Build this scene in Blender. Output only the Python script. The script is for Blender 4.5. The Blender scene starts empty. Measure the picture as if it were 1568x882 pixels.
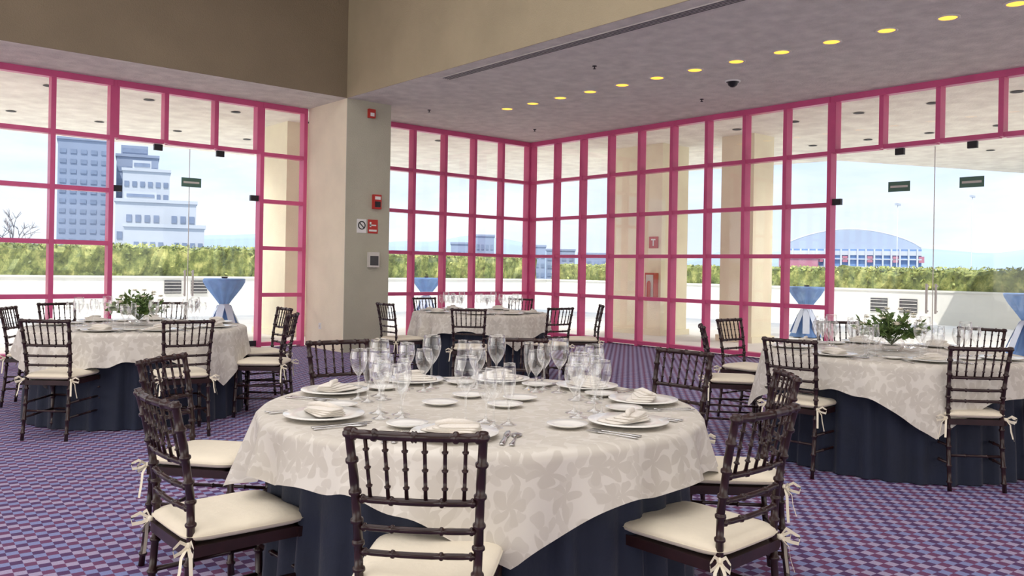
import bpy, bmesh, math, random
from mathutils import Vector, Matrix, noise
random.seed(7)
scene = bpy.context.scene
C = bpy.context.collection
pi = math.pi
CAMH = 1.35
VA = math.radians(49.08)
cv, sv = math.cos(VA), math.sin(VA)
def P(px, d):
    """ray bearing (1568-wide frame) + distance -> world XY, used when surveying the photo"""
    r = (px-784)/1271*d
    return (cv*d+sv*r, sv*d-cv*r)

# ---------------------------------------------------------------- materials
def lin(c):
    out=[]
    for v in c:
        v/=255.0
        out.append(v/12.92 if v<=.04045 else ((v+.055)/1.055)**2.4)
    return out
def newmat(name):
    m=bpy.data.materials.new(name); m.use_nodes=True
    nt=m.node_tree; b=nt.nodes['Principled BSDF']
    return m,nt,b
def mat(name,rgb,rough=.6,metal=0,var=.12,scale=8,bump=0,bscale=None,sheen=0):
    m,nt,b=newmat(name)
    c=lin(rgb)
    N=nt.nodes; L=nt.links
    tc=N.new('ShaderNodeTexCoord'); nz=N.new('ShaderNodeTexNoise')
    nz.inputs['Scale'].default_value=scale; nz.inputs['Detail'].default_value=5
    L.new(tc.outputs['Object'],nz.inputs['Vector'])
    r=N.new('ShaderNodeValToRGB')
    r.color_ramp.elements[0].position=.3; r.color_ramp.elements[1].position=.7
    r.color_ramp.elements[0].color=[v*(1-var) for v in c]+[1]
    r.color_ramp.elements[1].color=[min(1,v*(1+var)) for v in c]+[1]
    L.new(nz.outputs['Fac'],r.inputs['Fac']); L.new(r.outputs['Color'],b.inputs['Base Color'])
    b.inputs['Roughness'].default_value=rough; b.inputs['Metallic'].default_value=metal
    if sheen: b.inputs['Sheen Weight'].default_value=sheen
    if bump:
        n2=N.new('ShaderNodeTexNoise'); n2.inputs['Scale'].default_value=bscale or scale*6
        n2.inputs['Detail'].default_value=4
        L.new(tc.outputs['Object'],n2.inputs['Vector'])
        bp=N.new('ShaderNodeBump'); bp.inputs['Strength'].default_value=bump; bp.inputs['Distance'].default_value=.02
        L.new(n2.outputs['Fac'],bp.inputs['Height']); L.new(bp.outputs['Normal'],b.inputs['Normal'])
    return m
def glassmat(name,blend=.25,tint=(.97,.985,.98),base=.02,top=.6):
    m=bpy.data.materials.new(name); m.use_nodes=True
    nt=m.node_tree; N=nt.nodes; L=nt.links
    N.remove(N['Principled BSDF'])
    out=N['Material Output']
    tr=N.new('ShaderNodeBsdfTransparent'); tr.inputs[0].default_value=(*tint,1)
    gl=N.new('ShaderNodeBsdfGlossy'); gl.inputs['Roughness'].default_value=.03; gl.inputs[0].default_value=(1,1,1,1)
    lw=N.new('ShaderNodeLayerWeight'); lw.inputs['Blend'].default_value=blend
    mr=N.new('ShaderNodeMapRange'); mr.inputs['To Min'].default_value=base; mr.inputs['To Max'].default_value=top
    L.new(lw.outputs['Facing'],mr.inputs['Value'])
    mx=N.new('ShaderNodeMixShader')
    L.new(mr.outputs[0],mx.inputs[0]); L.new(tr.outputs[0],mx.inputs[1]); L.new(gl.outputs[0],mx.inputs[2])
    L.new(mx.outputs[0],out.inputs['Surface'])
    return m
def emit(name,rgb,s):
    m,nt,b=newmat(name); c=lin(rgb)
    b.inputs['Base Color'].default_value=(*c,1)
    b.inputs['Emission Color'].default_value=(*c,1); b.inputs['Emission Strength'].default_value=s
    return m

M_pink = mat('frame_pink_paint',(216,90,142),.35,0,.08,3)
M_wall = mat('wall_cream_stucco',(246,236,212),.85,0,.05,2,.25,90)
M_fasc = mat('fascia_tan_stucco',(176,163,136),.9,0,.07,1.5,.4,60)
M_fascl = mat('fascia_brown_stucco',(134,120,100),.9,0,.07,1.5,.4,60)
M_colf = mat('column_shaded_stucco',(188,186,168),.9,0,.06,2,.4,70)
M_ceil = mat('ceiling_grey_plaster',(222,219,212),.95,0,.12,5,1,40)
M_soff = mat('soffit_plaster',(246,238,228),.95,0,.12,3,.9,25)
M_pier = mat('pier_cream_stucco',(252,242,214),.9,0,.05,2,.3,50)
M_terr = mat('terrace_stone',(236,232,226),.8,0,.08,1.2,.1)
M_para = mat('parapet_white',(214,213,206),.85,0,.05,1)
M_wood = mat('chair_mahogany',(44,24,26),.28,0,.35,14)
M_cush = mat('cushion_cream_cotton',(234,224,204),.85,0,.04,6,.15,40,.2)
M_rib  = mat('ribbon_cream',(240,232,212),.7,0,.04,8)
M_navy = mat('navy_tablecloth',(20,30,54),.75,0,.2,4,.1,60,.15)
M_china= mat('white_china',(242,241,238),.15,0,.02,4)
M_nap  = mat('napkin_linen',(230,224,216),.85,0,.04,10,.2,200)
M_silv = mat('cutlery_steel',(200,200,202),.18,1,.03,4)
M_dark = mat('dark_metal',(50,50,54),.4,.5,.1,5)
M_green= mat('sticker_green',(84,120,106),.5,0,.1,8)
M_red  = mat('sign_red',(190,50,44),.45,0,.05,8)
M_white= mat('sign_white',(238,238,236),.5,0,.02,8)
M_black= mat('sign_black',(25,25,25),.5,0,.05,8)
M_hole = mat('vent_shadow',(80,80,82),.8,0,.1,6)
M_vent = mat('vent_metal',(215,211,205),.5,.0,.05,6)
M_blue = mat('bar_cloth_blue',(112,150,206),.7,0,.1,5)
M_bluew= mat('bar_cloth_white',(206,216,236),.7,0,.05,5)
M_lamp = emit('lamp_amber',(255,180,58),2.2)
M_glassW = glassmat('window_glass',.3,(.985,.99,.99),.025,.35)
M_glassG = glassmat('crystal_glass',.3,(.985,.99,.995),.05,.95)
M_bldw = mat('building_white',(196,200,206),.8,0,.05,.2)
M_bldb = mat('building_bluegrey',(146,157,178),.8,0,.06,.2)  # colour lightened to imitate distance haze
M_bldd = mat('building_windows',(128,141,164),.4,0,.15,.6)  # panes made paler as well, haze put into the colour
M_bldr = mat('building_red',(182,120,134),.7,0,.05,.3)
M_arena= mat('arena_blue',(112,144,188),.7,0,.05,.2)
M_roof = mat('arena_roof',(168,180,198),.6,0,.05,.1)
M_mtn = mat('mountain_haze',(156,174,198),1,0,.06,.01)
M_city = mat('city_ground_haze',(148,158,170),1,0,.2,.02)
M_petal= mat('flower_white',(246,242,230),.7,0,.03,10)
M_bark = mat('tree_bark',(148,140,140),.9,0,.2,8)

def leafmat(name,c1,c2,c3,scale):
    m,nt,b=newmat(name); N=nt.nodes; L=nt.links
    tc=N.new('ShaderNodeTexCoord'); nz=N.new('ShaderNodeTexNoise'); nz.inputs['Scale'].default_value=scale
    nz.inputs['Detail'].default_value=8; nz.inputs['Roughness'].default_value=.8
    L.new(tc.outputs['Object'],nz.inputs['Vector'])
    r=N.new('ShaderNodeValToRGB'); e=r.color_ramp.elements
    e[0].position=.36; e[0].color=(*lin(c1),1); e[1].position=.64; e[1].color=(*lin(c3),1)
    k=e.new(.5); k.color=(*lin(c2),1)
    L.new(nz.outputs['Fac'],r.inputs['Fac']); L.new(r.outputs['Color'],b.inputs['Base Color'])
    b.inputs['Roughness'].default_value=.6
    return m
M_hedge=leafmat('hedge_leaves',(56,70,38),(122,132,70),(186,184,112),2.6)
M_hedgel=leafmat('hedge_leaf_tips',(96,112,58),(158,166,92),(206,204,128),1.8)
M_leaf =leafmat('centerpiece_leaves',(42,66,34),(84,112,56),(134,152,88),14)

# damask cloth ------------------------------------------------------------
def damask():
    m,nt,b=newmat('damask_tablecloth'); N=nt.nodes; L=nt.links
    uv=N.new('ShaderNodeUVMap'); uv.uv_map='UVMap'
    nzd=N.new('ShaderNodeTexNoise'); nzd.inputs['Scale'].default_value=7; L.new(uv.outputs[0],nzd.inputs['Vector'])
    dd=N.new('ShaderNodeVectorMath'); dd.operation='MULTIPLY_ADD'; dd.inputs[1].default_value=(.13,.13,0); L.new(nzd.outputs['Color'],dd.inputs[0]); L.new(uv.outputs[0],dd.inputs[2])
    sc=N.new('ShaderNodeVectorMath'); sc.operation='SCALE'; sc.inputs['Scale'].default_value=7.5
    L.new(dd.outputs[0],sc.inputs[0])
    def flower(src,rs,nm):
        vo=N.new('ShaderNodeTexVoronoi'); vo.voronoi_dimensions='2D'; vo.inputs['Scale'].default_value=1
        vo.inputs['Randomness'].default_value=rs
        L.new(src,vo.inputs['Vector'])
        d=N.new('ShaderNodeVectorMath'); d.operation='SUBTRACT'
        L.new(src,d.inputs[0]); L.new(vo.outputs['Position'],d.inputs[1])
        sp=N.new('ShaderNodeSeparateXYZ'); L.new(d.outputs[0],sp.inputs[0])
        at=N.new('ShaderNodeMath'); at.operation='ARCTAN2'; L.new(sp.outputs['Y'],at.inputs[0]); L.new(sp.outputs['X'],at.inputs[1])
        spc=N.new('ShaderNodeSeparateColor'); L.new(vo.outputs['Color'],spc.inputs[0])
        ma=N.new('ShaderNodeMath'); ma.operation='MULTIPLY_ADD'; L.new(spc.outputs[0],ma.inputs[0]); ma.inputs[1].default_value=6.28
        k=N.new('ShaderNodeMath'); k.operation='MULTIPLY'; k.inputs[1].default_value=nm; L.new(at.outputs[0],k.inputs[0])
        L.new(k.outputs[0],ma.inputs[2])
        co=N.new('ShaderNodeMath'); co.operation='COSINE'; L.new(ma.outputs[0],co.inputs[0])
        ab=N.new('ShaderNodeMath'); ab.operation='ABSOLUTE'; L.new(co.outputs[0],ab.inputs[0])
        th=N.new('ShaderNodeMath'); th.operation='MULTIPLY_ADD'; th.inputs[1].default_value=.5; th.inputs[2].default_value=.06
        L.new(ab.outputs[0],th.inputs[0])
        ln=N.new('ShaderNodeVectorMath'); ln.operation='LENGTH'; L.new(d.outputs[0],ln.inputs[0])
        s=N.new('ShaderNodeMath'); s.operation='SUBTRACT'; L.new(th.outputs[0],s.inputs[0]); L.new(ln.outputs['Value'],s.inputs[1])
        mr=N.new('ShaderNodeMapRange'); mr.inputs['From Min'].default_value=-.02; mr.inputs['From Max'].default_value=.02
        L.new(s.outputs[0],mr.inputs['Value'])
        return mr.outputs[0]
    f1=flower(sc.outputs[0],.85,2.5)
    ad=N.new('ShaderNodeVectorMath'); ad.operation='MULTIPLY_ADD'; ad.inputs[1].default_value=(1.7,1.7,1); ad.inputs[2].default_value=(.37,.61,0)
    L.new(sc.outputs[0],ad.inputs[0])
    f2=flower(ad.outputs[0],.9,1.0)
    mx=N.new('ShaderNodeMath'); mx.operation='MAXIMUM'; L.new(f1,mx.inputs[0])
    h=N.new('ShaderNodeMath'); h.operation='MULTIPLY'; h.inputs[1].default_value=.7; L.new(f2,h.inputs[0]); L.new(h.outputs[0],mx.inputs[1])
    r=N.new('ShaderNodeMix'); r.data_type='RGBA'
    r.inputs[6].default_value=(*lin((220,215,207)),1); r.inputs[7].default_value=(*lin((204,198,189)),1)
    L.new(mx.outputs[0],r.inputs[0]); L.new(r.outputs[2],b.inputs['Base Color'])
    rr=N.new('ShaderNodeMapRange'); rr.inputs['To Min'].default_value=.36; rr.inputs['To Max'].default_value=.7
    L.new(mx.outputs[0],rr.inputs['Value']); L.new(rr.outputs[0],b.inputs['Roughness'])
    return m
M_dam=damask()

def carpet():
    m,nt,b=newmat('patterned_carpet'); N=nt.nodes; L=nt.links
    tc=N.new('ShaderNodeTexCoord')
    mp=N.new('ShaderNodeMapping'); mp.inputs['Rotation'].default_value=(0,0,math.radians(4))
    L.new(tc.outputs['Object'],mp.inputs[0])
    ch=N.new('ShaderNodeTexChecker'); ch.inputs['Scale'].default_value=20
    ch.inputs['Color1'].default_value=(*lin((164,162,192)),1); ch.inputs['Color2'].default_value=(*lin((106,64,104)),1)
    L.new(mp.outputs[0],ch.inputs['Vector'])
    ch2=N.new('ShaderNodeTexChecker'); ch2.inputs['Scale'].default_value=10
    ch2.inputs['Color1'].default_value=(1,.90,.94,1); ch2.inputs['Color2'].default_value=(.60,.70,.92,1)
    L.new(mp.outputs[0],ch2.inputs['Vector'])
    mu=N.new('ShaderNodeMix'); mu.data_type='RGBA'; mu.blend_type='MULTIPLY'; mu.inputs[0].default_value=1
    L.new(ch.outputs[0],mu.inputs[6]); L.new(ch2.outputs[0],mu.inputs[7])
    nz=N.new('ShaderNodeTexNoise'); nz.inputs['Scale'].default_value=220; L.new(tc.outputs['Object'],nz.inputs['Vector'])
    m2=N.new('ShaderNodeMix'); m2.data_type='RGBA'; m2.blend_type='OVERLAY'; m2.inputs[0].default_value=.4
    L.new(mu.outputs[2],m2.inputs[6]); L.new(nz.outputs['Fac'],m2.inputs[7])
    L.new(m2.outputs[2],b.inputs['Base Color']); b.inputs['Roughness'].default_value=.9
    bp=N.new('ShaderNodeBump'); bp.inputs['Strength'].default_value=.3; bp.inputs['Distance'].default_value=.005
    L.new(nz.outputs['Fac'],bp.inputs['Height']); L.new(bp.outputs[0],b.inputs['Normal'])
    return m
M_carpet=carpet()

# ---------------------------------------------------------------- mesh builder
class MB:
    def __init__(s): s.v=[]; s.f=[]; s.mi=[]; s.sm=[]; s.mats=[]; s.uv={}
    def m(s,mat):
        if mat not in s.mats: s.mats.append(mat)
        return s.mats.index(mat)
    def add(s,vs,fs,mat,smooth=False):
        o=len(s.v); s.v+= [tuple(v) for v in vs]; k=s.m(mat)
        for f in fs:
            s.f.append([o+i for i in f]); s.mi.append(k); s.sm.append(smooth)
    def box(s,x0,x1,y0,y1,z0,z1,mat,M=None):
        vs=[Vector((x,y,z)) for z in (z0,z1) for y in (y0,y1) for x in (x0,x1)]
        if M: vs=[M@v for v in vs]
        s.add(vs,[(0,2,3,1),(4,5,7,6),(0,1,5,4),(2,6,7,3),(0,4,6,2),(1,3,7,5)],mat)
    def tube(s,pts,rad,mat,seg=8,cap=True):
        pts=[Vector(p) for p in pts]; n=len(pts)
        if not isinstance(rad,(list,tuple)): rad=[rad]*n
        vs=[];fs=[]
        up=None
        for i,p in enumerate(pts):
            t=(pts[min(i+1,n-1)]-pts[max(i-1,0)]).normalized()
            if up is None:
                a=Vector((0,0,1)) if abs(t.z)<.9 else Vector((1,0,0))
                up=t.cross(a).normalized()
            u=(up-t*up.dot(t)).normalized(); up=u; w=t.cross(u)
            for k in range(seg):
                an=2*pi*k/seg; vs.append(p+(u*math.cos(an)+w*math.sin(an))*rad[i])
        for i in range(n-1):
            for k in range(seg):
                a=i*seg+k; b=i*seg+(k+1)%seg
                fs.append((a,b,b+seg,a+seg))
        if cap:
            fs.append(tuple(reversed(range(seg)))); fs.append(tuple(range((n-1)*seg,n*seg)))
        s.add(vs,fs,mat,True)
    def bamboo(s,pts,r,mat,knots,seg=8,kr=1.28):
        """turned rod with rings at fractions 'knots' along polyline"""
        pts=[Vector(p) for p in pts]; 
        ls=[0]
        for i in range(1,len(pts)): ls.append(ls[-1]+(pts[i]-pts[i-1]).length)
        T=ls[-1]
        def at(l):
            l=max(0,min(T,l))
            for i in range(1,len(pts)):
                if l<=ls[i]+1e-9:
                    return pts[i-1].lerp(pts[i],(l-ls[i-1])/(ls[i]-ls[i-1]))
            return pts[-1]
        st=[(l,r) for l in ls]
        hw=r*.5
        for k in knots:
            l=k*T; st+= [(l-hw*1.3,r*.92),(l-hw*.7,r*kr),(l,r*kr*1.05),(l+hw*.7,r*kr),(l+hw*1.3,r*.92)]
        st=[q for q in st if 0<=q[0]<=T]; st.sort()
        P_=[];R_=[]
        for l,rr in st:
            if P_ and (at(l)-P_[-1]).length<1e-5: continue
            P_.append(at(l)); R_.append(rr)
        s.tube(P_,R_,mat,seg)
    def lathe(s,prof,mat,c=(0,0,0),seg=20,smooth=True):
        vs=[];fs=[];n=len(prof)
        for r,z in prof:
            for k in range(seg):
                a=2*pi*k/seg; vs.append((c[0]+r*math.cos(a),c[1]+r*math.sin(a),c[2]+z))
        for i in range(n-1):
            for k in range(seg):
                a=i*seg+k;b=i*seg+(k+1)%seg
                fs.append((a,b,b+seg,a+seg))
        s.add(vs,fs,mat,smooth)
    def pillow(s,c,w,d,h,mat,e1=.35,e2=.5,M=None,nu=28,nv=10,taper=0):
        vs=[];fs=[]
        sp=lambda x,e: math.copysign(abs(x)**e,x)
        for j in range(nv+1):
            la=-pi/2+pi*j/nv
            for i in range(nu):
                lo=2*pi*i/nu
                x=w/2*sp(math.cos(lo),e1)*sp(math.cos(la),e2)
                y=d/2*sp(math.sin(lo),e1)*sp(math.cos(la),e2)
                y*=1+taper*x/w
                z=h/2*sp(math.sin(la),.9)
                v=Vector((x,y,z)); 
                if M: v=M@v
                vs.append(v+Vector(c))
        for j in range(nv):
            for i in range(nu):
                a=j*nu+i;b=j*nu+(i+1)%nu
                fs.append((a,b,b+nu,a+nu))
        s.add(vs,fs,mat,True)
    def strip(s,pts,w,mat):
        """ribbon, w = half width vector"""
        w=Vector(w); vs=[];fs=[]
        for p in pts:
            vs+= [Vector(p)-w,Vector(p)+w]
        for i in range(len(pts)-1):
            fs.append((2*i,2*i+1,2*i+3,2*i+2))
        s.add(vs,fs,mat,True)
    def mesh(s,name,uvs=None):
        me=bpy.data.meshes.new(name); me.from_pydata(s.v,[],s.f)
        for m_ in s.mats: me.materials.append(m_)
        me.polygons.foreach_set('material_index',s.mi); me.polygons.foreach_set('use_smooth',s.sm)
        if uvs:
            l=me.uv_layers.new(name='UVMap')
            for lp in me.loops: l.data[lp.index].uv=uvs[lp.vertex_index]
        me.update(); return me
    def obj(s,name,uvs=None,loc=(0,0,0),rot=0,parent=None):
        return place(s.mesh(name,uvs),name,loc,rot,parent)
def place(me,name,loc=(0,0,0),rot=0,parent=None,scale=1):
    o=bpy.data.objects.new(name,me); C.objects.link(o); o.location=loc; o.rotation_euler=(0,0,rot)
    if scale!=1: o.scale=(scale,)*3
    if parent: o.parent=parent
    return o

# ---------------------------------------------------------------- room shell
XR=11.6; YW=12.85; CX,CY=6.5,11.49; CZ=3.97
XL=-6.0; YB=-5.0; HZ=6.6
b=MB(); b.box(XL,XR+.1,YB,YW+.1,-.1,0,M_carpet); b.obj('floor')
b=MB(); b.box(XL-.2,XL,YB-.2,YW+.1,-.1,HZ,M_wall); b.obj('wall_left')
b=MB(); b.box(XL,XR+.1,YB-.2,YB,-.1,HZ,M_wall); b.obj('wall_back')
# low ceilings with soffit strips
b=MB()
b.box(XL,CX,CY,YW+.1,CZ,CZ+.3,M_ceil)
b.box(CX,XR+.1,YB,YW+.1,CZ,CZ+.3,M_ceil)
b.obj('ceiling')
b=MB(); b.box(XL-.2,CX+.25,YB-.2,CY+.25,HZ,HZ+.2,M_ceil); b.obj('ceiling_raised')
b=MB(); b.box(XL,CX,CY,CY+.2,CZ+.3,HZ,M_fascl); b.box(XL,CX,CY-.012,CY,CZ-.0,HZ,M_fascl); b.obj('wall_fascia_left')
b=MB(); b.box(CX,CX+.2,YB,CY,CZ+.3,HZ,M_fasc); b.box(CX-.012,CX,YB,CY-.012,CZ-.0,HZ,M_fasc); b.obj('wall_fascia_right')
# interior column: near face coloured darker, left face paler, imitating light from the left
b=MB()
b.box(CX,CX+.8,CY,YW-.1,0,CZ,M_wall)
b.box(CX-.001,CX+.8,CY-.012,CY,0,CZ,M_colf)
b.obj('column')

# ---------------------------------------------------------------- windows
zs=[.06,.86,1.62,2.38,3.14,3.92]
PW,PD=.062,.16
def grid(name,axis,c,posts,zrows,z0=0.0,z1=CZ,first=True,last=True):
    """axis 'x': wall runs along X at Y=c ; axis 'y': along Y at X=c."""
    b=MB()
    lo,hi=min(posts),max(posts)
    def bx(u0,u1,v0,v1,za,zb,mt):
        if axis=='x': b.box(u0,u1,v0,v1,za,zb,mt)
        else: b.box(v0,v1,u0,u1,za,zb,mt)
    for p in posts: bx(p-PW/2,p+PW/2,c-PD/2,c+PD/2,z0,z1,M_pink)
    sp=sorted(posts)
    for a,d in zip(sp[:-1],sp[1:]):
        for z in zrows:
            bx(a+PW/2,d-PW/2,c-PD/2+.012,c+PD/2-.012,z-PW/2,z+PW/2,M_pink)
    # head trim
    bx(lo,hi,c-PD/2-.015,c-PD/2,z1-.09,z1,M_pink)
    o=b.obj(name)
    g=MB()
    if axis=='x': g.add([(lo,c+.02,z0+.02),(hi,c+.02,z0+.02),(hi,c+.02,z1-.02),(lo,c+.02,z1-.02)],[(0,1,2,3)],M_glassW)
    else: g.add([(c+.02,lo,z0+.02),(c+.02,hi,z0+.02),(c+.02,hi,z1-.02),(c+.02,lo,z1-.02)],[(0,1,2,3)],M_glassW)
    g.obj('glass',parent=o)
    return o
# left glazed wall
pl=[6.46-.755*k for k in range(0,17)]
dl0,dl1=pl[4],pl[1]      # door opening
grid('window_1','x',YW,[p for p in pl if p<=dl0+.01],zs)
grid('window_2','x',YW,[pl[0],pl[1]],zs)
grid('window_3','x',YW,[pl[1]-PW,pl[2],pl[3],pl[4]+PW],[3.16,3.92],3.14,CZ)
pm=[XR-.085-.715*k for k in range(0,7)]
pm=[p for p in pm if p>CX+.82]
grid('window_4','x',YW,pm,zs)
# right glazed wall
sp_=(YW-.085-6.2)/9
pr=[6.2+sp_*k for k in range(10)]
grid('window_5','y',XR,pr,zs)
prd=[6.2-.765*k for k in range(0,6)]
grid('window_6','y',XR,[prd[0]-PW]+prd[1:5]+[prd[5]+PW],[3.16,3.92],3.14,CZ)
pre=[prd[5]-.765*k for k in range(0,10)]
pre=[p for p in pre if p>YB]
grid('window_7','y',XR,pre,zs)
b=MB(); b.box(XR-.08,XR+.08,YW-.08,YW+.08,0,CZ,M_pink); b.obj('trim_corner')
# frameless glass doors
def door(name,axis,c,a,d,seams,stick,clampz=2.42):
    b=MB()
    def bx(u0,u1,v0,v1,za,zb,mt):
        if axis=='x': b.box(u0,u1,v0,v1,za,zb,mt)
        else: b.box(v0,v1,u0,u1,za,zb,mt)
    # threshold and patch fittings, handles
    bx(a,d,c-.06,c+.06,0.0,.02,M_vent)
    for s_ in seams:
        bx(s_-.004,s_+.004,c-.006,c+.006,.03,3.1,M_vent)
        for k in (-1,1):
            bx(s_+k*.47-.06,s_+k*.47+.06,c-.025,c+.025,3.03,3.12,M_dark)
            bx(s_+k*.06-.012,s_+k*.06+.012,c-.06,c-.04,.85,1.25,M_vent)
            for zz in (.88,1.22): bx(s_+k*.06-.01,s_+k*.06+.01,c-.05,c,zz-.01,zz+.01,M_vent)
    for e_,k in ((a,1),(d,-1)):
        bx(min(e_,e_+k*.13),max(e_,e_+k*.13),c-.03,c+.03,clampz-.045,clampz+.045,M_dark)
        bx(min(e_,e_+k*.16),max(e_,e_+k*.16),c-.025,c+.025,.03,.12,M_dark)
    for s_ in stick:
        bx(s_-.15,s_+.15,c-.012,c-.009,2.52,2.66,M_green)
        bx(s_-.12,s_+.12,c-.014,c-.012,2.575,2.605,M_vent)
    o=b.obj(name)
    g=MB(); z0,z1=.02,3.12
    pts=[(a,z0),(d,z0),(d,z1),(a,z1)]
    g.add([(p,c,z) if axis=='x' else (c,p,z) for p,z in pts],[(0,1,2,3)],M_glassW)
    g.obj('glass',parent=o)
door('door_1','x',YW,dl0+PW/2,dl1-PW/2,[(dl0+dl1)/2],[4.6])
door('door_2','y',XR,prd[5]+PW/2,prd[0]-PW/2,[4.73,2.9],[5.2,4.26])

# ---------------------------------------------------------------- ceiling fixtures
me=None
b=MB(); b.lathe([(.115,-.0),(.115,-.012),(.09,-.012),(.085,.0)],M_vent,seg=24)
b.lathe([(.088,-.006),(.0,-.006)],M_lamp,seg=24); me=b.mesh('recessed_downlight')
for k in range(17):
    y=10.32-.622*k
    place(me,'recessed_downlight',(8.78,y,CZ-.001))
    if k%2==0:
        L_=bpy.data.lights.new('downlight_lamp','SPOT'); L_.energy=30; L_.spot_size=2.4; L_.spot_blend=.8; L_.color=(1,.88,.74); L_.shadow_soft_size=.08
        lo=bpy.data.objects.new('downlight_lamp',L_); C.objects.link(lo); lo.location=(8.78,y,CZ-.03)
b=MB()
b.box(6.70,6.86,0,9.3,CZ-.012,CZ-.001,M_vent)
for k in range(4): b.box(6.715+.036*k,6.727+.036*k,.03,9.27,CZ-.016,CZ-.012,M_hole)
b.obj('air_vent_grille')
for nm,px,py in (('smoke_detector',1117,124),('ceiling_sprinkler',905,101),('ceiling_sprinkler',653,168),('ceiling_sprinkler',1070,152),('ceiling_sprinkler',815,198)):
    yh=412+.0187*(px-784); d=1271*(CZ-CAMH)/(yh-py); x,y=P(px,d)
    b=MB()
    if nm=='smoke_detector':
        b.lathe([(.09,0),(.09,-.02),(.07,-.03),(.06,-.06),(.03,-.085),(0,-.09)],M_dark,seg=20); b.lathe([(.1,0),(.1,-.018),(.088,-.02)],M_white,seg=20)
    else:
        b.lathe([(.03,0),(.03,-.008),(.008,-.01),(.008,-.035),(.022,-.036),(.022,-.04),(0,-.042)],M_dark,seg=10)
    b.obj(nm,loc=(x,y,CZ))

# ---------------------------------------------------------------- signs on the column
yf=CY-.012
b=MB(); b.box(6.86,6.98,yf-.05,yf,3.71,3.85,M_red); b.box(6.885,6.955,yf-.055,yf-.05,3.735,3.79,M_white); b.obj('fire_strobe')
b=MB(); b.box(6.97,7.11,yf-.06,yf,2.27,2.50,M_red); b.box(6.99,7.09,yf-.066,yf-.06,2.30,2.39,M_dark); b.box(6.99,7.09,yf-.066,yf-.06,2.42,2.47,M_white); b.obj('fire_alarm_box')
b=MB(); b.box(6.70,6.87,yf-.008,yf,1.88,2.10,M_white)
ring=[(6.785+.06*math.cos(a*pi/12),yf-.012,2.0+.06*math.sin(a*pi/12)) for a in range(25)]
b.tube(ring,.008,M_black,6); b.tube([(6.745,yf-.012,2.04),(6.825,yf-.012,1.96)],.007,M_black,6); b.obj('no_smoking_sign')
b=MB(); b.box(6.90,7.08,yf-.008,yf,1.88,2.10,M_red); b.box(6.92,7.06,yf-.01,yf-.008,1.91,1.94,M_white)
b.box(6.93,7.05,yf-.01,yf-.008,2.0,2.02,M_white); b.box(6.93,6.96,yf-.01,yf-.008,1.98,2.06,M_white); b.obj('fire_route_sign')
b=MB(); b.box(6.90,7.09,yf-.06,yf,1.34,1.58,M_vent); b.box(6.92,7.07,yf-.064,yf-.06,1.37,1.52,M_hole); b.obj('wall_speaker')
b=MB(); b.box(CX-.008,CX,12.2,12.28,.32,.42,M_white); b.box(CX-.012,CX-.008,12.225,12.255,.35,.39,M_vent); b.obj('wall_outlet')

# ---------------------------------------------------------------- exterior
b=MB(); b.box(-30,25,YW+.1,27,-.3,-.02,M_terr); b.box(XR+.1,25,-25,YW+.1,-.3,-.02,M_terr); b.obj('terrace_ground')
# overhang
poly=[(-14,12.95),(11.7,12.95),(11.7,-14),(26,-14),(26,7),(19,10),(17.5,20.3),(-14,20.3)]
n=len(poly)
bm=bmesh.new(); vs=[bm.verts.new((x,y,4.1)) for x,y in poly]; f=bm.faces.new(vs)
r=bmesh.ops.extrude_face_region(bm,geom=[f]); bmesh.ops.translate(bm,vec=(0,0,.45),verts=[g for g in r['geom'] if isinstance(g,bmesh.types.BMVert)])
bmesh.ops.recalc_face_normals(bm,faces=bm.faces); bmesh.ops.triangulate(bm,faces=[f for f in bm.faces if len(f.verts)>4])
me=bpy.data.meshes.new('roof_overhang'); bm.to_mesh(me); me.materials.append(M_soff); place(me,'roof_overhang')
b=MB()
for k in range(14):
    for yy in (14.6,17.6): b.lathe([(.09,-.012),(.07,-.004),(0,-.004)],M_hole,(-9+1.5*k,yy,4.1),14)
for k in range(12):
    for xx in (13.6,16.4,19.5):
        if xx<19 or (1.2*k-4)<7: b.lathe([(.09,-.012),(.07,-.004),(0,-.004)],M_hole,(xx,1.2*k-4,4.1),14)
b.obj('soffit_downlights')
for (x,y) in ((-4.5,16.8),(1.0,16.8),(5.2,17.2),(11.5,17.0),(15.6,13.8),(16.5,7.0),(16.5,2.0),(16.5,-3.0),(21.5,3.0)):
    L_=bpy.data.lights.new('soffit_lamp','SPOT'); L_.energy=430; L_.spot_size=2.75; L_.spot_blend=.6; L_.color=(1,.97,.92); L_.shadow_soft_size=.25
    lo=bpy.data.objects.new('soffit_lamp',L_); C.objects.link(lo); lo.location=(x,y,4.03)
b=MB(); b.box(7.1,7.9,14.8,16.1,-.02,4.1,M_pier); b.box(7.05,7.95,14.75,16.15,-.02,.1,M_pier); b.obj('exterior_pier')
b=MB(); b.box(14,14.9,11.3,12.8,-.02,4.1,M_pier); b.box(13.95,14.95,11.25,12.85,-.02,.1,M_pier); b.obj('exterior_pier')
b=MB(); b.box(14.2,14.9,9.2,9.95,-.02,4.1,M_pier); b.box(14.15,14.95,9.15,10.,-.02,.1,M_pier); b.obj('exterior_pier')
# emergency phone sign, extinguisher outside on the pier
b=MB(); b.box(13.975,13.995,11.38,11.62,1.85,2.1,M_red); b.box(13.97,13.975,11.44,11.56,2.02,2.05,M_white); b.box(13.97,13.975,11.485,11.515,1.9,2.02,M_white); b.obj('extinguisher_sign')
b=MB(); b.box(13.86,13.995,11.36,11.62,.72,1.32,M_red); b.box(13.85,13.86,11.39,11.59,.76,1.28,M_vent)
b.tube([(13.835,11.49,.8),(13.835,11.49,1.1),(13.835,11.49,1.15)],[.045,.045,.02],M_red,10); b.obj('fire_extinguisher_cabinet')
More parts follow.
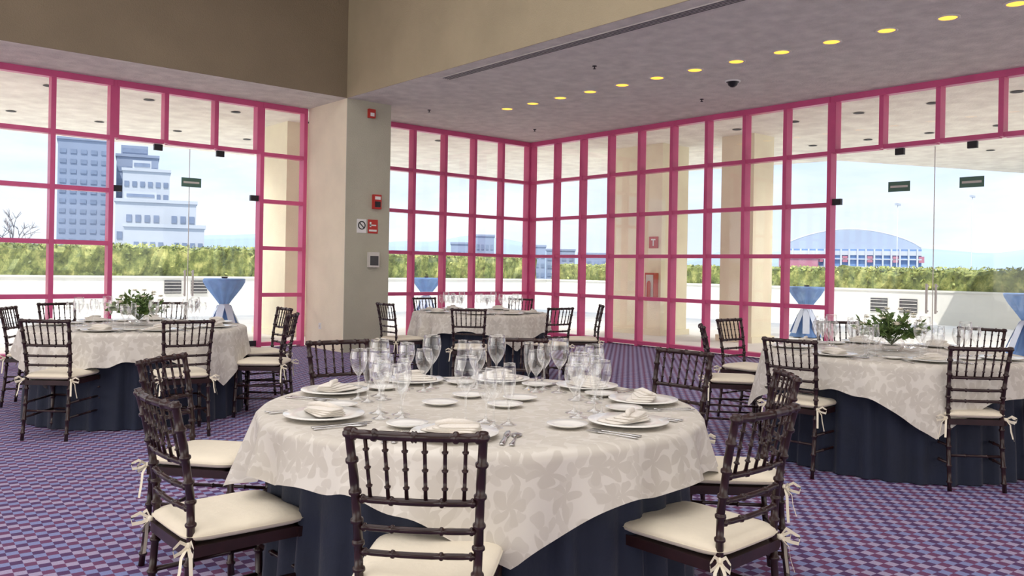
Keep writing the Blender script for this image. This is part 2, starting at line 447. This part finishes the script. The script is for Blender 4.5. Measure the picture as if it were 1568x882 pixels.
# parapets
YP,XP=26,24.5
b=MB(); b.box(-30,XP,YP,YP+.25,-.02,.9,M_para); b.box(-30,XP,YP-.03,YP+.28,.9,.95,M_para)
for px in (265,305):
    t=(px-784)/1271; x=YP*(cv+sv*t)/(sv-cv*t)
    b.box(x-.25,x+.25,YP-.03,YP,.42,.82,M_hole)
    for k in range(4): b.box(x-.25,x+.25,YP-.045,YP-.03,.46+.1*k,.475+.1*k,M_vent)
b.obj('wall_parapet_left')
b=MB(); b.box(XP,XP+.25,-25,YP,-.02,.9,M_para); b.box(XP-.03,XP+.28,-25,YP,.9,.95,M_para)
for px in (1347,1392):
    t=(px-784)/1271; y=XP*(sv-cv*t)/(cv+sv*t)
    b.box(XP-.03,XP,y-.25,y+.25,.28,.68,M_hole)
    for k in range(4): b.box(XP-.045,XP-.03,y-.25,y+.25,.32+.1*k,.335+.1*k,M_vent)
b.obj('wall_parapet_right')
# hedges
def hedge(name,p0,p1,w,z0,z1):
    p0=Vector((*p0,0));p1=Vector((*p1,0)); D=p1-p0; Ln=D.length; t=D/Ln; nrm=Vector((-t.y,t.x,0))
    b=MB(); n=int(Ln/.15); prof=[]
    H=z1-z0
    for a in range(0,15):
        if a<5: prof.append((-w/2,z0+H*.92*a/4.5*.99 if a<5 else z1))
        elif a<10: prof.append((-w/2*.85+w*.85*(a-5)/4,z1))
        else: prof.append((w/2,z1-.08*H-H*.92*(a-10)/4))
    m=len(prof);vs=[];fs=[]
    for i in range(n+1):
        q=p0+D*(i/n)
        for (o,z) in prof:
            v=q+nrm*o+Vector((0,0,min(z,z1)))
            nn=noise.noise(v*1.3)*.16+noise.noise(v*5)*.14
            vs.append(v+nrm*(math.copysign(nn,1)*(1 if o>0 else -1))+Vector((0,0,nn*.7 if z>z0+.2*H else 0)))
    for i in range(n):
        for j in range(m-1):
            a=i*m+j; fs.append((a,a+1,a+1+m,a+m))
    b.add(vs,fs,M_hedge,False)
    for k in range(int(Ln*230)):
        u=random.random(); q=p0+D*u
        if random.random()<.65: off=-w/2; z=z0+(z1-z0)*random.random()**.8
        else: off=random.uniform(-w/2,w/2); z=z1
        if random.random()<.3: off=w/2
        clump=noise.noise(q*2.2+Vector((0,0,z*2)))
        c=q+nrm*(off+random.uniform(-.1,.1))+Vector((0,0,z+random.uniform(-.04,.07)+.06*clump))
        a=Vector((random.gauss(0,1),random.gauss(0,1),random.gauss(0,1))).normalized()
        bb=a.orthogonal().normalized(); s_=random.uniform(.04,.085)
        b.add([c-a*s_,c+bb*s_*.55,c+a*s_,c-bb*s_*.55],[(0,1,2,3)],M_hedgel if clump+random.gauss(0,.2)>-.05 else M_hedge)
    return b.obj(name)
hedge('hedge',(XP-.2,YP+.95),(-26,YP+.95),1.0,.36,1.84)
hedge('hedge',(XP+.95,-16),(XP+.95,YP+.1),1.0,.36,1.54)
b=MB(); b.box(-30,XP,YP+.29,YP+1.5,-.3,.35,M_para); b.box(XP+.29,XP+1.5,-25,YP+.2,-.3,.35,M_para); b.obj('planter')

# cocktail bar tables with tied cloths
def bar_table():
    b=MB(); seg=36
    prof=[(0,1.10),(.36,1.10),(.375,1.085),(.36,1.04),(.27,.92),(.15,.74),(.075,.62),(.07,.58),(.13,.42),(.22,.2),(.30,.02)]
    vs=[];fs=[]
    for i,(r,z) in enumerate(prof):
        for k in range(seg):
            a=2*pi*k/seg; w=1+(.16*math.cos(9*a) if 3<=i<=10 else 0)*(1 if i>3 else .4)
            vs.append((r*w*math.cos(a),r*w*math.sin(a),z))
    for i in range(len(prof)-1):
        for k in range(seg):
            a=i*seg+k;c=i*seg+(k+1)%seg; fs.append((a,a+seg,c+seg,c))
    b.add(vs,fs,M_blue,True)
    b.lathe([(.085,.57),(.1,.6),(.085,.63)],M_bluew,seg=20)
    for s_ in (-.35,0.5,1.3,2.2,3.1,4.,4.9): 
        c,s2=math.cos(s_),math.sin(s_)
        b.strip([(-.1*c,-.1*s2,.61),(-.17*c,-.17*s2,.48),(-.25*c,-.25*s2,.3),(-.33*c,-.33*s2,.1)],(.07*s2,-.07*c,0),M_bluew)
    b.lathe([(0,.0),(.25,.0),(.25,.03),(.03,.05),(.03,.5)],M_dark,seg=20)
    # ashtray on top
    b.lathe([(0,1.104),(.05,1.104),(.06,1.135),(.05,1.135),(.04,1.115),(0,1.115)],M_dark,seg=16)
    return b.mesh('cocktail_table')
bt=bar_table()
for (x,y) in ((6.09,15.2),(12.7,18.1),(16.6,9.4),(16.3,5.05)):
    place(bt,'cocktail_table',(x,y,-.02),random.random()*3)

# distant city
def facing(px,d):
    x,y=P(px,d); return Matrix.Translation((x,y,0))@Matrix.Rotation(VA-math.atan((px-784)/1271)-pi/2,4,'Z')
def wid(px0,px1,d): return (px1-px0)/1271*d*math.cos(math.atan(((px0+px1)/2-784)/1271))
def hz(px,py,d): return CAMH+(412+.0187*(px-784)-py)*d/1271
def building(name,px0,px1,pytop,d,m1,cols,rows,depth=20,steps=None,wm=M_bldd):
    M=facing((px0+px1)/2,d); w=wid(px0,px1,d)
    zt=hz((px0+px1)/2,pytop,d); b=MB()
    b.box(-w/2,w/2,0,depth,-12,zt,m1,M)
    b.box(-w/2-.2,w/2+.2,-.2,depth,zt,zt+.5,m1,M)
    H=zt+0
    for r_ in range(rows):
        z=zt-1.2-(r_+.5)*(H/rows)
        for c_ in range(cols):
            if cols>8 and (c_*7+r_*3)%5==0: continue
            x=-w/2+w*(c_+.5)/cols
            b.box(x-w/cols*.3,x+w/cols*.3,-.12,0,z-H/rows*.2,z+H/rows*.22,wm,M)
    if steps:
        for (fx0,fx1,hh) in steps:
            b.box(-w/2+w*fx0,-w/2+w*fx1,1,depth-2,zt+.5,zt+.5+hh,m1,M)
            b.box(-w/2+w*(fx0+.03),-w/2+w*(fx1-.03),.9,1,zt+.9,zt+.5+hh*.7,wm,M)
    b.obj(name)
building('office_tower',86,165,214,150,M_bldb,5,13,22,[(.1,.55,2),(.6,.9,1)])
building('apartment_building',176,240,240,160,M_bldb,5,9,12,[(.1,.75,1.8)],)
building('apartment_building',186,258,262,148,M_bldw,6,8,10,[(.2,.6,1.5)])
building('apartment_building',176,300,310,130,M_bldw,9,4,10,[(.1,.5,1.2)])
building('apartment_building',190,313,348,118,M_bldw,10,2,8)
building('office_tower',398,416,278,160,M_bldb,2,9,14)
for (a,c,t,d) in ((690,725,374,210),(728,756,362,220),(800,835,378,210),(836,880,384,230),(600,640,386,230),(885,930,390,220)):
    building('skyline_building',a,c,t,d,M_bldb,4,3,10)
# arena
def arena():
    d=190; M=facing(1300,d); b=MB()
    w=wid(1192,1407,d); zt=hz(1300,382,d); za=hz(1300,353,d)
    n=24; vs=[];fs=[]
    for j,yy in enumerate((0,34)):
        for i in range(n+1):
            u=i/n; vs.append(M@Vector((-w/2+w*u,yy,zt+(za-zt)*math.sin(pi*u)**.7)))
    for i in range(n): fs.append((i,i+1,i+n+2,i+n+1))
    b.add(vs,fs,M_roof,True)
    b.add([M@Vector((-w/2,0,zt))]+[M@Vector((-w/2+w*i/n,0,zt+(za-zt)*math.sin(pi*i/n)**.7)) for i in range(1,n)]+[M@Vector((w/2,0,zt))],[tuple(range(n+1))],M_roof)
    b.box(-w/2,w/2,0,34,-12,zt,M_arena,M)
    b.box(-w/2,w/2,-.3,0,zt-1.4,zt-.4,M_bldw,M)
    for i in range(17):
        x=-w/2+w*(i+.5)/17
        b.box(x-.18,x+.18,-.7,0,-5,zt,M_bldw,M)
        if i%3==1: b.box(x+.3,x+1.4,-.5,0,zt-3,zt-1.6,M_bldr,M)
    for z in (zt-2.4,zt-4.2): b.box(-w/2,w/2,-.5,0,z,z+.25,M_bldw,M)
    b.box(-w/2,-w/2+w*.28,-6,-.8,-12,zt-2.2,M_bldr,M)
    b.box(-w/2-.3,-w/2+w*.29,-6.3,-.8,zt-2.2,zt-1.8,M_bldw,M)
    # roof truss arcs
    for k in range(5):
        yy=2+7*k
        b.tube([M@Vector((-w/2+w*i/n,yy,zt+.3+(za-zt)*math.sin(pi*i/n)**.7)) for i in range(n+1)],.18,M_bldw,5)
    b.obj('sports_arena')
arena()
for px,top in ((1373,312),(1487,300)):
    x,y=P(px,120); b=MB(); zt=hz(px,top,120)
    b.tube([(x,y,-12),(x,y,zt)],[.12,.05],M_bldw,6); b.box(x-.8,x+.8,y-.1,y+.1,zt-.3,zt,M_bldw); b.obj('street_lamp')
# mountains + ground
b=MB(); vs=[];fs=[]; n=160; D=900
for i in range(n+1):
    a=VA+math.radians(65-130*i/n); 
    h=(.5+.9*noise.noise(Vector((i*.06,3.1,0)))+.35*noise.noise(Vector((i*.21,1.1,0))))
    h=8+34*max(.1,h)
    vs+= [(D*math.cos(a),D*math.sin(a),-40),(D*math.cos(a),D*math.sin(a),h*.75),(1.3*D*math.cos(a),1.3*D*math.sin(a),h*1.2)]
for i in range(n):
    for j in (0,1):
        a=3*i+j; fs.append((a,a+1,a+4,a+3))
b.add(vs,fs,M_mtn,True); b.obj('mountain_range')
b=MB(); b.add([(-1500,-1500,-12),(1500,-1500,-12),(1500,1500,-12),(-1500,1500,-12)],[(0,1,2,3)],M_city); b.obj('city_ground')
# bare tree
b=MB()
def branch(p,dr,l,r,dep):
    q=p+dr*l; b.tube([p,p.lerp(q,.5)+Vector((random.uniform(-.05,.05),0,0))*l,q],[r,r*.85,r*.65],M_bark,5)
    if dep==0: return
    for k in range(3 if dep>1 else 4):
        nd=(dr+Vector((random.gauss(0,.5),random.gauss(0,.5),random.gauss(.1,.3)))).normalized()
        branch(q,nd,l*random.uniform(.6,.8),r*.6,dep-1)
x,y=P(8,50); branch(Vector((0,0,0)),Vector((0,0,1)),1.6,.12,4); b.obj('bare_tree',loc=(x,y,-.3))

# ---------------------------------------------------------------- chairs
def chair_mesh():
    b=MB(); W=M_wood
    for s in (-1,1):
        post=[(-.235,s*.167,0),(-.205,s*.164,.25),(-.19,s*.163,.45),(-.195,s*.167,.6),(-.222,s*.174,.77),(-.255,s*.183,.915)]
        b.bamboo(post,.0138,W,[.06,.17,.3,.42,.56,.64,.71,.8,.9,.985],10)
        b.bamboo([(.205,s*.19,0),(.195,s*.185,.25),(.19,s*.18,.44)],.015,W,[.12,.34,.6,.8],10)
        for z in (.17,.28): b.bamboo([(-.212 if z<.2 else -.203,s*.165,z),(.198,s*.185,z)],.009,W,[.3,.7],7)
    for z in (.17,.28): b.bamboo([(.199,-.185,z),(.199,.185,z)],.009,W,[.3,.7],7)
    b.bamboo([(-.207,-.165,.22),(-.207,.165,.22)],.009,W,[.3,.7],7)
    # seat frame
    b.box(.165,.205,-.2,.2,.415,.45,W); b.box(-.21,-.17,-.17,.17,.415,.45,W)
    for s in (-1,1): b.box(-.2,.2,s*.175-.018,s*.175+.018,.415,.45,W)
    b.box(-.18,.18,-.17,.17,.43,.448,W)
    def rail(z,r,kn,bow=.018,yo=None,xo=None):
        pts=[]
        for i in range(9):
            u=-1+2*i/8; pts.append((xo-bow*(1-u*u),u*yo,z))
        b.bamboo(pts,r,W,kn,8)
    rail(.90,.0135,[.04,.2,.5,.8,.96],.02,.183,-.25)
    rail(.715,.0105,[.06,.3,.7,.94],.018,.172,-.21)
    rail(.635,.0095,[.06,.3,.7,.94],.016,.169,-.2)
    rail(.565,.0095,[.06,.3,.7,.94],.014,.167,-.195)
    for k in range(6):
        u=-1+2*(k+.8)/6.6
        b.bamboo([(-.21-.018*(1-u*u),u*.17,.715),(-.25-.02*(1-u*u),u*.181,.9)],.006,W,[.22,.5,.78],7,1.55)
    # cushion
    b.pillow((.0,0,.478),.43,.40,.06,M_cush,.28,.45,taper=.08)
    b.pillow((.0,0,.478),.437,.407,.008,M_cush,.28,.6,taper=.08)
    # tie bows at rear posts
    for s in (-1,1):
        o=Vector((-.205,s*.182,.455))
        b.pillow(o,.022,.022,.022,M_rib,1,1,nu=8,nv=5)
        for k,(dx,dy) in enumerate(((-1,.5),(-.1,1))):
            d_=Vector((dx,dy*s,0)).normalized()
            b.strip([o,o+d_*.035+Vector((0,0,.022)),o+d_*.065+Vector((0,0,.006)),o+d_*.06+Vector((0,0,-.016)),o+d_*.03+Vector((0,0,-.012)),o],(0,0,.006),M_rib)
            b.strip([o,o+d_*.03+Vector((0,0,-.03)),o+d_*.035+Vector((0,0,-.07)),o+d_*.05+Vector((0,0,-.115-.02*k))],Vector((-d_.y,d_.x,0))*.006,M_rib)
        b.strip([(-.19,s*.15,.47),(-.2,s*.172,.46),o],(0,0,.007),M_rib)
    return b.mesh('dining_chair')
chm=chair_mesh()
def chair(bx,by,deg):
    a=math.radians(deg)
    place(chm,'dining_chair',(bx+.25*math.cos(a),by+.25*math.sin(a),0),a)
for c_ in [
  # central table
  (1.265,1.84,44),(.914,2.83,0),(1.31,3.98,-50),(2.43,4.35,-97),(3.47,3.94,224),(3.77,2.87,180),(3.32,1.97,135),(2.37,1.475,92),
  # left table
  (1.53,8.95,-30),(1.43,6.97,48),(2.31,6.45,82),(3.42,6.96,140),(3.81,7.94,176),(3.2,9.55,-120),(2.1,9.7,-78),
  # middle table
  (5.52,7.07,47),(5.4,8.55,0),(6.72,6.88,85),(7.75,7.2,140),(8.2,9.25,210),(6.95,9.95,-95),
  # right table
  (5.07,2.99,5),(6.76,4.62,-92),(5.72,4.17,-50),(5.63,2.0,45),(6.4,1.45,92),(7.75,2.75,180),(7.45,3.9,222)]:
    chair(*c_)

# ---------------------------------------------------------------- tables
def banquet(name,cx,cy,R,zt,th0,dmin,dmax):
    root=bpy.data.objects.new(name,None); C.objects.link(root); root.location=(cx,cy,0)
    rnd=random.Random(int(cx*100)); seg=260
    ph=[rnd.uniform(0,6.28) for _ in range(6)]
    def corner(a):
        dl=(a-th0+pi/4)%(pi/2)-pi/4      # 0 at corner direction
        mid=pi/4-abs(dl)                  # 0 at mid-side
        return (1/math.cos(mid)-1)/.4142
    b=MB(); vs=[];fs=[];uv=[]
    rings=[0,.25,.5,.75,.9,.97,1.0]
    for q in rings:
        for k in range(seg):
            a=2*pi*k/seg; r=R*q
            if q==0: r=.001
            vs.append((r*math.cos(a),r*math.sin(a),zt-(.006 if q==1 else 0))); uv.append((r*math.cos(a),r*math.sin(a)))
    nv=16
    for j in range(1,nv+1):
        v=j/nv
        for k in range(seg):
            a=2*pi*k/seg
            c=corner(a)
            dr=dmin+(dmax-dmin)*c+.014*math.sin(7*a+ph[0])
            w=(math.cos(19*a+ph[1]+1.3*math.sin(3*a+ph[2]))*.7+.3*math.cos(31*a+ph[3]))
            amp=.050*v**.95*(.6+1.1*c)*(.75+.5*math.sin(2*a+ph[5]))
            r=R+.012+.035*v+amp*w+.012*v*math.sin(5*a+ph[4])
            r=max(r,R-.02+.02*v)
            z=zt-.006-dr*v+.014*v*w
            vs.append((r*math.cos(a),r*math.sin(a),z)); rho=R+dr*v
            uv.append((rho*math.cos(a),rho*math.sin(a)))
    m=len(rings)+nv
    for j in range(m-1):
        for k in range(seg):
            a=j*seg+k; c=j*seg+(k+1)%seg; fs.append((a,a+seg,c+seg,c))
    b.add(vs,fs,M_dam,True); b.obj('overlay_cloth',uv,parent=root)
    b=MB(); vs=[];fs=[]
    for j in range(9):
        v=j/8
        for k in range(seg):
            a=2*pi*k/seg
            w=math.cos(34*a+ph[5]+.7*math.sin(4*a))*.75+.25*math.cos(55*a+ph[0])
            r=R-.06+.03*v+.03*w*min(1,.25+v)
            vs.append((r*math.cos(a),r*math.sin(a),zt-.02-(zt-.026)*v))
    for j in range(8):
        for k in range(seg):
            a=j*seg+k; c=j*seg+(k+1)%seg; fs.append((a,a+seg,c+seg,c))
    b.add(vs,fs,M_navy,True); b.obj('navy_skirt',parent=root)
    b=MB(); b.lathe([(0,zt-.03),(R-.06,zt-.03),(R-.06,zt-.01),(0,zt-.01)],M_wood,seg=40)
    b.tube([(0,0,.03),(0,0,zt-.03)],.05,M_dark,12); b.lathe([(0,.0),(.35,.0),(.33,.03),(0,.05)],M_dark,seg=20); b.obj('table_frame',parent=root)
    return root

def wine(h,rb,hb,rbase,name):
    b=MB(); st=h-hb
    prof=[(0,.006),(rbase*.5,.005),(rbase,.0),(rbase,.003),(rbase*.5,.008),(.006,.014),(.0038,.03),(.0038,st-.01),(.008,st)]
    for i in range(1,10):
        u=i/9; r=.008+(rb-.008)*math.sin(min(1,u*1.55)*pi/2)**.8
        if u>.6: r=rb*(1-.16*((u-.6)/.4)**1.5)
        prof.append((r,st+hb*u))
    e=prof[-1]
    prof+=[(e[0]+.0012,e[1]+.0006),(e[0]-.0012,e[1]+.0008),(e[0]-.0015,e[1]-.003)]
    b.lathe(prof,M_glassG,seg=24); return b.mesh(name)
G1=wine(.25,.045,.135,.038,'wine_glass'); G2=wine(.215,.038,.11,.035,'wine_glass'); G3=wine(.195,.041,.115,.036,'water_goblet'); G4=wine(.225,.025,.145,.03,'champagne_flute')
b=MB(); b.lathe([(0,.004),(.085,.004),(.1,.01),(.145,.016),(.15,.018),(.149,.021),(.1,.015),(.085,.009),(0,.009)],M_china,seg=40); PL=b.mesh('dinner_plate')
b=MB(); b.lathe([(0,.003),(.045,.003),(.055,.008),(.075,.014),(.075,.017),(.055,.012),(.045,.008),(0,.008)],M_china,seg=32); BP=b.mesh('bread_plate')
# folded napkin: soft irregular folded cloth
b=MB()
for k in range(4):
    M=Matrix.Rotation(math.radians(-14+9*k),3,'Z').to_4x4()
    b.pillow((.012*k-.015,.0-.008*k+.01,.017+.007*k),.2-.02*k,.115-.016*k,.013,M_nap,.3,.8,M,nu=28,nv=6)
b.tube([(-.06,-.03,.046),(-.02,-.01,.05),(.03,.0,.049),(.08,.03,.04)],[.006,.011,.011,.004],M_nap,8)
NP=b.mesh('folded_napkin')
def cut(kind):
    b=MB()
    def slab(pr,z=.003,t=.0025):
        n=len(pr); vs=[(x,-w,z) for x,w in pr]+[(x,w,z) for x,w in pr]+[(x,-w,z+t) for x,w in pr]+[(x,w,z+t) for x,w in pr]
        fs=[]
        for i in range(n-1):
            fs+= [(2*n+i,2*n+i+1,3*n+i+1,3*n+i),(i,n+i,n+i+1,i+1),(i,i+1,2*n+i+1,2*n+i),(n+i,3*n+i,3*n+i+1,n+i+1)]
        fs+= [(0,2*n,3*n,n),(n-1,2*n-1,4*n-1,3*n-1)]
        b.add(vs,fs,M_silv,True)
    if kind=='fork':
        slab([(-.1,.007),(-.09,.009),(-.03,.004),(.03,.0035),(.045,.011),(.06,.012)])
        for k in range(4): 
            y=-.0093+.0062*k; b.box(.058,.1,y-.0017,y+.0017,.003,.0055,M_silv)
    elif kind=='knife':
        slab([(-.115,.007),(-.1,.009),(-.01,.007),(.0,.0055),(.02,.01),(.08,.01),(.105,.006),(.115,.001)])
    else:
        slab([(-.1,.007),(-.09,.009),(-.03,.004),(.03,.0035),(.045,.012),(.06,.018),(.08,.019),(.095,.012),(.1,.003)])
    return b.mesh({'fork':'dinner_fork','knife':'dinner_knife','spoon':'soup_spoon'}[kind])
FK,KN,SP=cut('fork'),cut('knife'),cut('spoon')

def setting(cx,cy,zt,deg,R,full=True):
    """deg: direction from table centre to diner"""
    a=math.radians(deg+random.uniform(-2,2)); er=Vector((math.cos(a),math.sin(a),0)); et=Vector((-er.y,er.x,0)) # diner faces -er; his right = +et
    o=Vector((cx,cy,zt+.001))
    def at(r,t): return tuple(o+er*r+et*t)
    rr=R-.20
    place(PL,'dinner_plate',at(rr,0),a)
    p=at(rr,0); place(NP,'folded_napkin',(p[0],p[1],p[2]+.002),a+pi/2+random.uniform(-.25,.25))
    place(KN,'dinner_knife',at(rr,.172),a+pi); place(SP,'soup_spoon',at(rr+.02,.205),a+pi)
    place(FK,'dinner_fork',at(rr+.05,-.175),a+pi); 
    if full: place(FK,'dinner_fork',at(rr+.055,-.207),a+pi)
    place(BP,'bread_plate',at(rr-.14,-.195),a)
    j=lambda: random.uniform(-.006,.006)
    place(G1,'wine_glass',at(rr-.215+j(),.0+j()),0)
    place(G2,'wine_glass',at(rr-.18+j(),.11+j()),0)
    place(G3,'water_goblet',at(rr-.285+j(),.075+j()),0)
    place(G4,'champagne_flute',at(rr-.245,.158),0)

def centerpiece(cx,cy,z):
    b=MB(); b.lathe([(0,.004),(.06,.004),(.085,.03),(.09,.07),(.075,.1),(.08,.105)],M_glassG,seg=24)
    rnd=random.Random(3)
    for k in range(60):
        a=rnd.uniform(0,2*pi); el=rnd.uniform(.1,1.45); l=rnd.uniform(.12,.21)
        dr=Vector((math.cos(a)*math.cos(el),math.sin(a)*math.cos(el),math.sin(el)))
        p0=Vector((0,0,.05)); p1=Vector((dr.x*.06,dr.y*.06,.1)); p2=p1+dr*l
        b.tube([p0,p1,p2],.0022,M_leaf,4)
        for j in range(9):
            c=p1.lerp(p2,.2+.8*j/8); 
            d2=(dr+Vector((rnd.gauss(0,.8),rnd.gauss(0,.8),rnd.gauss(0,.5)))).normalized()
            sd=d2.orthogonal().normalized(); ll=rnd.uniform(.04,.065)
            b.add([c,c+d2*ll*.5+sd*ll*.28,c+d2*ll,c+d2*ll*.5-sd*ll*.28],[(0,1,2,3)],M_leaf,True)
    for k in range(18):
        a=rnd.uniform(0,6.28); el=rnd.uniform(.1,1.3); R_=rnd.uniform(.22,.27)
        c=Vector((R_*math.cos(a)*math.cos(el),R_*math.sin(a)*math.cos(el),.1+R_*math.sin(el)*.9))
        for ring,(np_,up,ln) in enumerate(((7,.25,.036),(6,.8,.03),(4,1.8,.02))):
            for j in range(np_):
                t=j*2*pi/np_+ring*.4; d2=Vector((math.cos(t),math.sin(t),up)).normalized(); sd=Vector((-math.sin(t),math.cos(t),0))
                b.add([c,c+d2*ln*.5+sd*ln*.32,c+d2*ln,c+d2*ln*.5-sd*ln*.32],[(0,1,2,3)],M_petal,True)
    b.obj('flower_centerpiece',loc=(cx,cy,z))

TZ=.78
T2=(2.37,7.87); T4=(6.25,2.84)
tabs=[('banquet_table',2.205,2.72,.90,-123,.16,.35,[-137,-80,-31,7,44,81,123,173]),
      ('banquet_table',T2[0],T2[1],.92,-62,.22,.46,[150,-130,-92,-48,0,62,105]),
      ('banquet_table',6.84,8.5,.88,-100,.2,.42,[-133,178,-94,-52,30,86,130]),
      ('banquet_table',T4[0],T4[1],.92,-140,.2,.46,[176,86,126,-134,-86,-2,42])]
for (n_,x,y,R,t0,d0,d1,angs) in tabs:
    banquet(n_,x,y,R,TZ,math.radians(t0),d0,d1)
    for g in angs: setting(x,y,TZ,g,R,x<2.3)
centerpiece(*T2,TZ+.002); centerpiece(*T4,TZ+.002)
for (dx,dy) in ((-.14,.06),(.02,-.1),(.05,.14),(.16,-.02)):
    place(BP,'bread_plate',(2.205+dx*1.2,2.72+dy*1.2,TZ+.001))

# ---------------------------------------------------------------- world + lights
w=bpy.data.worlds.new('sky'); scene.world=w; w.use_nodes=True
nt=w.node_tree; N=nt.nodes; L=nt.links; bg=N['Background']
tc=N.new('ShaderNodeTexCoord'); sx=N.new('ShaderNodeSeparateXYZ'); L.new(tc.outputs['Generated'],sx.inputs[0])
r=N.new('ShaderNodeValToRGB'); e=r.color_ramp.elements
e[0].position=0; e[0].color=(*lin((194,204,218)),1); e[1].position=.7; e[1].color=(*lin((150,180,216)),1)
k=e.new(.2); k.color=(*lin((174,196,220)),1)
L.new(sx.outputs['Z'],r.inputs[0])
mp=N.new('ShaderNodeMapping'); mp.inputs['Scale'].default_value=(1.6,1.6,6); L.new(tc.outputs['Generated'],mp.inputs[0])
nz=N.new('ShaderNodeTexNoise'); nz.inputs['Scale'].default_value=2.2; nz.inputs['Detail'].default_value=8; nz.inputs['Roughness'].default_value=.55
L.new(mp.outputs[0],nz.inputs['Vector'])
cr=N.new('ShaderNodeValToRGB'); cr.color_ramp.elements[0].position=.40; cr.color_ramp.elements[1].position=.72
L.new(nz.outputs['Fac'],cr.inputs[0])
mx=N.new('ShaderNodeMix'); mx.data_type='RGBA'; mx.inputs[7].default_value=(.70,.72,.74,1)
L.new(cr.outputs[0],mx.inputs[0]); L.new(r.outputs[0],mx.inputs[6]); L.new(mx.outputs[2],bg.inputs[0])
bg.inputs[1].default_value=1.75
S=bpy.data.lights.new('sun','SUN'); S.energy=5.0; S.angle=.01; S.color=(1,.96,.90)
so=bpy.data.objects.new('sun',S); C.objects.link(so)
so.rotation_euler=Vector((-.42,-.30,1)).to_track_quat('Z','Y').to_euler(); so.location=(0,0,30)
def area(name,loc,sx_,sy_,e_,col,rot=(0,0,0)):
    l=bpy.data.lights.new(name,'AREA'); l.shape='RECTANGLE'; l.size=sx_; l.size_y=sy_; l.energy=e_; l.color=col
    o=bpy.data.objects.new(name,l); C.objects.link(o); o.location=loc; o.rotation_euler=rot; return o
area('ceiling_fill',(0,3,HZ-.05),9,11,480,(1,.98,.95))  # added fill for the room, out of view, with no fixture behind it
# added fill lights along the unseen solid walls, brightening frames and column
area('fill_left',(XL+.1,4,1.8),3,12,270,(1,.99,.96),(0,math.radians(-90),0))
area('fill_back',(3,YB+.1,1.8),14,3,160,(1,.99,.97),(math.radians(90),0,0))

# ---------------------------------------------------------------- camera
cam=bpy.data.cameras.new('camera'); co=bpy.data.objects.new('camera',cam); C.objects.link(co)
cam.sensor_width=36; cam.lens=36*1271/1568; cam.shift_y=-29/1568; cam.clip_end=5000; cam.clip_start=.05
co.location=(0,0,CAMH); co.rotation_euler=(pi/2,math.radians(-1.0),VA-pi/2)
scene.camera=co
scene.view_settings.view_transform='Standard'
scene.view_settings.exposure=0
